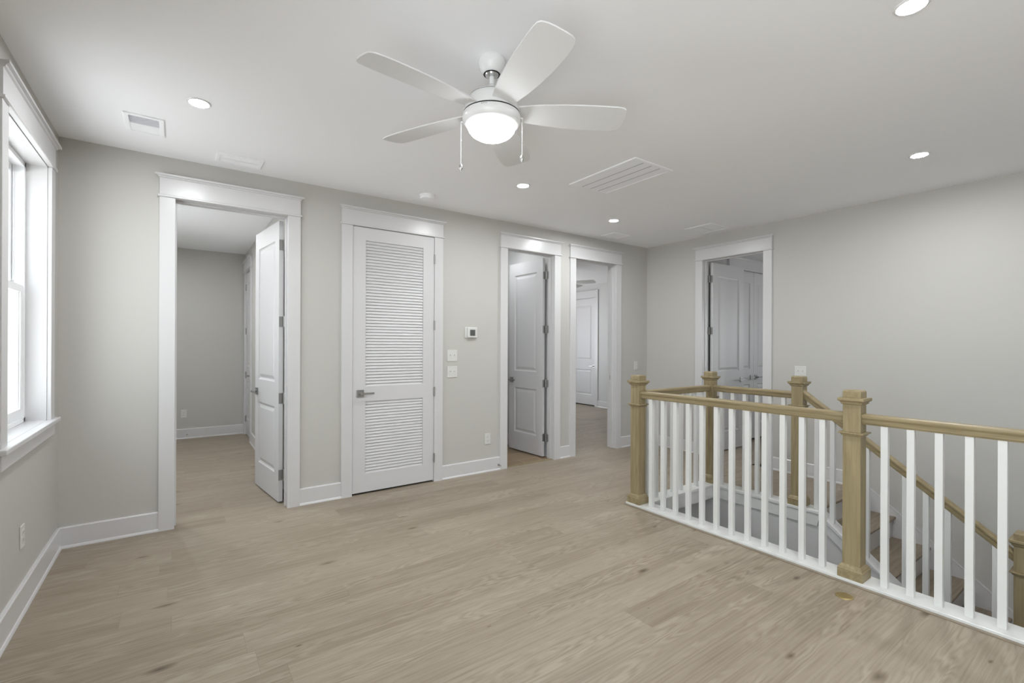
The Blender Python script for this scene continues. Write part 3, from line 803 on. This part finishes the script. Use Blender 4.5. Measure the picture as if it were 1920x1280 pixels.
# ------------------------------------------------------------ vents, detector
def vent(name, label, x0, y0, x1, y1, cat='ceiling vent', along='x', group=None, near_open=False):
    t = empty(name, ((x0 + x1) / 2, (y0 + y1) / 2, H)); tag(t, label, cat, group)
    hx, hy = (x1 - x0) / 2, (y1 - y0) / 2
    fw = 0.026
    q = MB()
    for (a, b2, c, d2) in ((-hx, -hy, hx, -hy + fw), (-hx, hy - fw, hx, hy), (-hx, -hy + fw, -hx + fw, hy - fw), (hx - fw, -hy + fw, hx, hy - fw)):
        q.box(a, b2, -0.008, c, d2, 0)
    q.build('frame', M_CEIL, t, bevel=0.003)
    q = MB(); ix, iy = hx - fw, hy - fw
    n = int((2 * iy if along == 'x' else 2 * ix) / 0.0145)
    for i in range(n):
        u = -1 + (i + 0.5) * 2 / n
        s = 1 if (near_open and u < 0) else -1
        if abs(u) < 0.06:
            if along == 'x': q.box(-ix, u * iy - 0.006, -0.007, ix, u * iy + 0.006, -0.004)
            else: q.box(u * ix - 0.006, -iy, -0.007, u * ix + 0.006, iy, -0.004)
            continue
        if along == 'x':
            c = u * iy; q.prism([(c, -0.0065), (c + 0.001, -0.006), (c + s * 0.013, 0.004), (c + s * 0.012, 0.0045)], -ix, ix, 0)
        else:
            c = u * ix; q.prism([(c, -0.0065), (c + 0.001, -0.006), (c + s * 0.013, 0.004), (c + s * 0.012, 0.0045)], -iy, iy, 1)
    q.build('louvers', M_CEIL, t)
    return t
vent('ceiling_vent', 'square ceiling vent with a dark slot near the window corner', -0.272, 3.590, -0.073, 3.889, near_open=True)
vent('ceiling_vent', 'flat ceiling vent directly above the left doorway head', 0.223, 3.955, 0.524, 4.150)
vent('ceiling_vent', 'small ceiling vent above the open doorway near the corner', 4.300, 3.918, 4.602, 4.132)
vent('ceiling_vent', 'wide flat ceiling vent in front of the right wall doorway', 4.845, 2.985, 5.225, 3.330)
# return grille with three bars and fine fins
t = empty('return_air_grille', (2.93, 2.62, H)); tag(t, 'large rectangular return air grille in the ceiling right of the fan', 'air grille')
hx, hy, fw = 0.222, 0.357, 0.030
q = MB()
for (a, b2, c, d2) in ((-hx, -hy, hx, -hy + fw), (-hx, hy - fw, hx, hy), (-hx, -hy + fw, -hx + fw, hy - fw), (hx - fw, -hy + fw, hx, hy - fw)): q.box(a, b2, -0.010, c, d2, 0)
q.build('frame', M_CEIL, t, bevel=0.004)
q = MB(); ix, iy = hx - fw, hy - fw
nf = 64
for i in range(nf):
    c = -iy + (i + 0.5) * 2 * iy / nf
    q.prism([(c - 0.0005, -0.008), (c + 0.0005, -0.008), (c - 0.008, 0.0), (c - 0.009, 0.0)], -ix, ix, 0)
q.build('louvers', M_CEIL, t)
q = MB()
for u in (-0.5, 0.0, 0.5): q.box(u * ix - 0.0015, -iy, -0.0088, u * ix + 0.0015, iy, -0.0005)
q.build('bars', M_GREY, t)

t = empty('smoke_detector', (1.866, 3.975, H)); tag(t, 'round white smoke detector on the ceiling above the louvered door', 'smoke detector')
MB().lathe(0, 0, [(0.070, 0), (0.070, -0.010), (0.064, -0.012)], 48).build('mounting_plate', M_CEIL, t, smooth=True)
MB().lathe(0, 0, [(0.066, -0.012), (0.066, -0.024), (0.060, -0.033), (0.040, -0.037), (0.020, -0.038)], 48).build('cover', M_CEIL, t, smooth=True)

# ------------------------------------------------------------ wall devices (local x along the wall, -y out)
def plate(name, label, cat, loc, rz, w, h, group=None):
    t = empty(name, loc, rz); tag(t, label, cat, group)
    MB().prism([(-w / 2, -h / 2), (w / 2, -h / 2), (w / 2, h / 2), (-w / 2, h / 2)], -0.006, 0, 1).build('cover_plate', M_PLASTIC, t, bevel=0.003)
    return t
def switch(label, loc, rz, gangs):
    w = 0.070 + 0.046 * (gangs - 1)
    t = plate('light_switch', label, 'light switch', loc, rz, w, 0.117)
    for g_ in range(gangs):
        cx = (g_ - (gangs - 1) / 2) * 0.046
        MB().prism([(-0.0065, 0.0), (-0.017, 0.007), (-0.017, 0.012), (-0.0065, 0.012)], cx - 0.0045, cx + 0.0045, 0).build('toggle', M_PLASTIC, t)
        for zz in (-0.030, 0.030): MB().lathe(cx, zz, [(0.0028, -0.0066), (0.0028, -0.0058)], 10, axis=1).build('screw', M_PLASTIC, t)
    return t
def outlet(label, loc, rz):
    t = plate('wall_outlet', label, 'electrical outlet', loc, rz, 0.072, 0.117)
    for zz in (-0.0195, 0.0195):
        r = MB().prism([(-0.017, zz - 0.010), (-0.011, zz - 0.0145), (0.011, zz - 0.0145), (0.017, zz - 0.010), (0.017, zz + 0.010), (0.011, zz + 0.0145), (-0.011, zz + 0.0145), (-0.017, zz + 0.010)], -0.0085, -0.005, 1).build('receptacle', M_PLASTIC, t)
        q = MB().box(-0.0075, -0.0090, zz - 0.001, -0.0055, -0.0084, zz + 0.007).box(0.0055, -0.0090, zz - 0.001, 0.0075, -0.0084, zz + 0.006).lathe(0, zz - 0.006, [(0.0022, -0.0090), (0.0022, -0.0084)], 10, axis=1)
        q.build('slots', M_SCREEN, r)
    return t
switch('upper white double switch plate right of the louvered door', (2.298, YW, 1.256), 0, 2)
switch('lower white double switch plate right of the louvered door', (2.299, YW, 1.090), 0, 2)
switch('white switch plate on the wall strip beside the corner', (5.150, YW, 1.092), 0, 1)
switch('white triple switch plate on the right wall behind the landing post', (X2, 2.284, 1.098), RZ_W2, 2)
outlet('white outlet low on the wall left of the bathroom doorway', (2.733, YW, 0.353), 0)
outlet('white outlet low on the wall under the window', (X0, 3.409, 0.379), RZ_L)
outlet('white outlet on the far wall of the left bedroom', (0.075, 8.25, 0.358), 0)

t = empty('thermostat', (2.52, YW, 1.496)); tag(t, 'small white thermostat with a grey display on the wall', 'thermostat')
MB().box(-0.076, -0.009, -0.056, 0.074, 0, 0.056).build('backplate', M_PLASTIC, t, bevel=0.003)
bd = MB().box(-0.050, -0.030, -0.052, 0.060, -0.009, 0.052).build('body', M_PLASTIC, t, bevel=0.004)
MB().box(-0.026, -0.0312, -0.034, 0.036, -0.0295, 0.030).build('display', M_SCREEN, bd)

def door_stop(label, loc, rz):
    t = empty('door_stop', loc, rz); tag(t, label, 'door stop')
    q = MB().lathe(0, 0, [(0.011, -0.0), (0.011, -0.004), (0.0035, -0.005)], 16, axis=1)
    for i in range(10): q.lathe(0, 0, [(0.0045, -0.006 - i * 0.0055), (0.0055, -0.008 - i * 0.0055), (0.0045, -0.010 - i * 0.0055)], 12, axis=1)
    q.build('spring', M_NICKEL, t)
    MB().lathe(0, 0, [(0.0065, -0.060), (0.0075, -0.062), (0.0075, -0.070), (0.005, -0.073)], 16, axis=1).build('tip', M_PLASTIC, t)
door_stop('small metal door stop on the baseboard left of the bathroom doorway', (2.868, YW - 0.0165, 0.055), 0)
door_stop('small metal door stop on the baseboard inside the left bedroom', (0.115, 8.25 - 0.0165, 0.055), 0)

t = empty('floor_outlet_cover', (2.977, 1.036, 0)); tag(t, 'small round brass cover set in the floor by the big newel post', 'floor cover')
MB().lathe(0, 0, [(0.043, 0.0), (0.042, 0.003), (0.036, 0.0055), (0.032, 0.0055), (0.030, 0.0045)], 48).build('rim', M_BRASS, t, smooth=True)
MB().lathe(0, 0, [(0.030, 0.003), (0.030, 0.0050), (0.004, 0.0052)], 48).build('lid', M_BRASS, t, smooth=True)

# threshold between oak planks and tile
struct(MB().box(DC[0], YW + 0.01, 0.0, DC[1], YW + 0.05, 0.005).build('trim_threshold', M_OAKX, bevel=0.001), 'flat wooden threshold in the bathroom doorway', 'threshold')
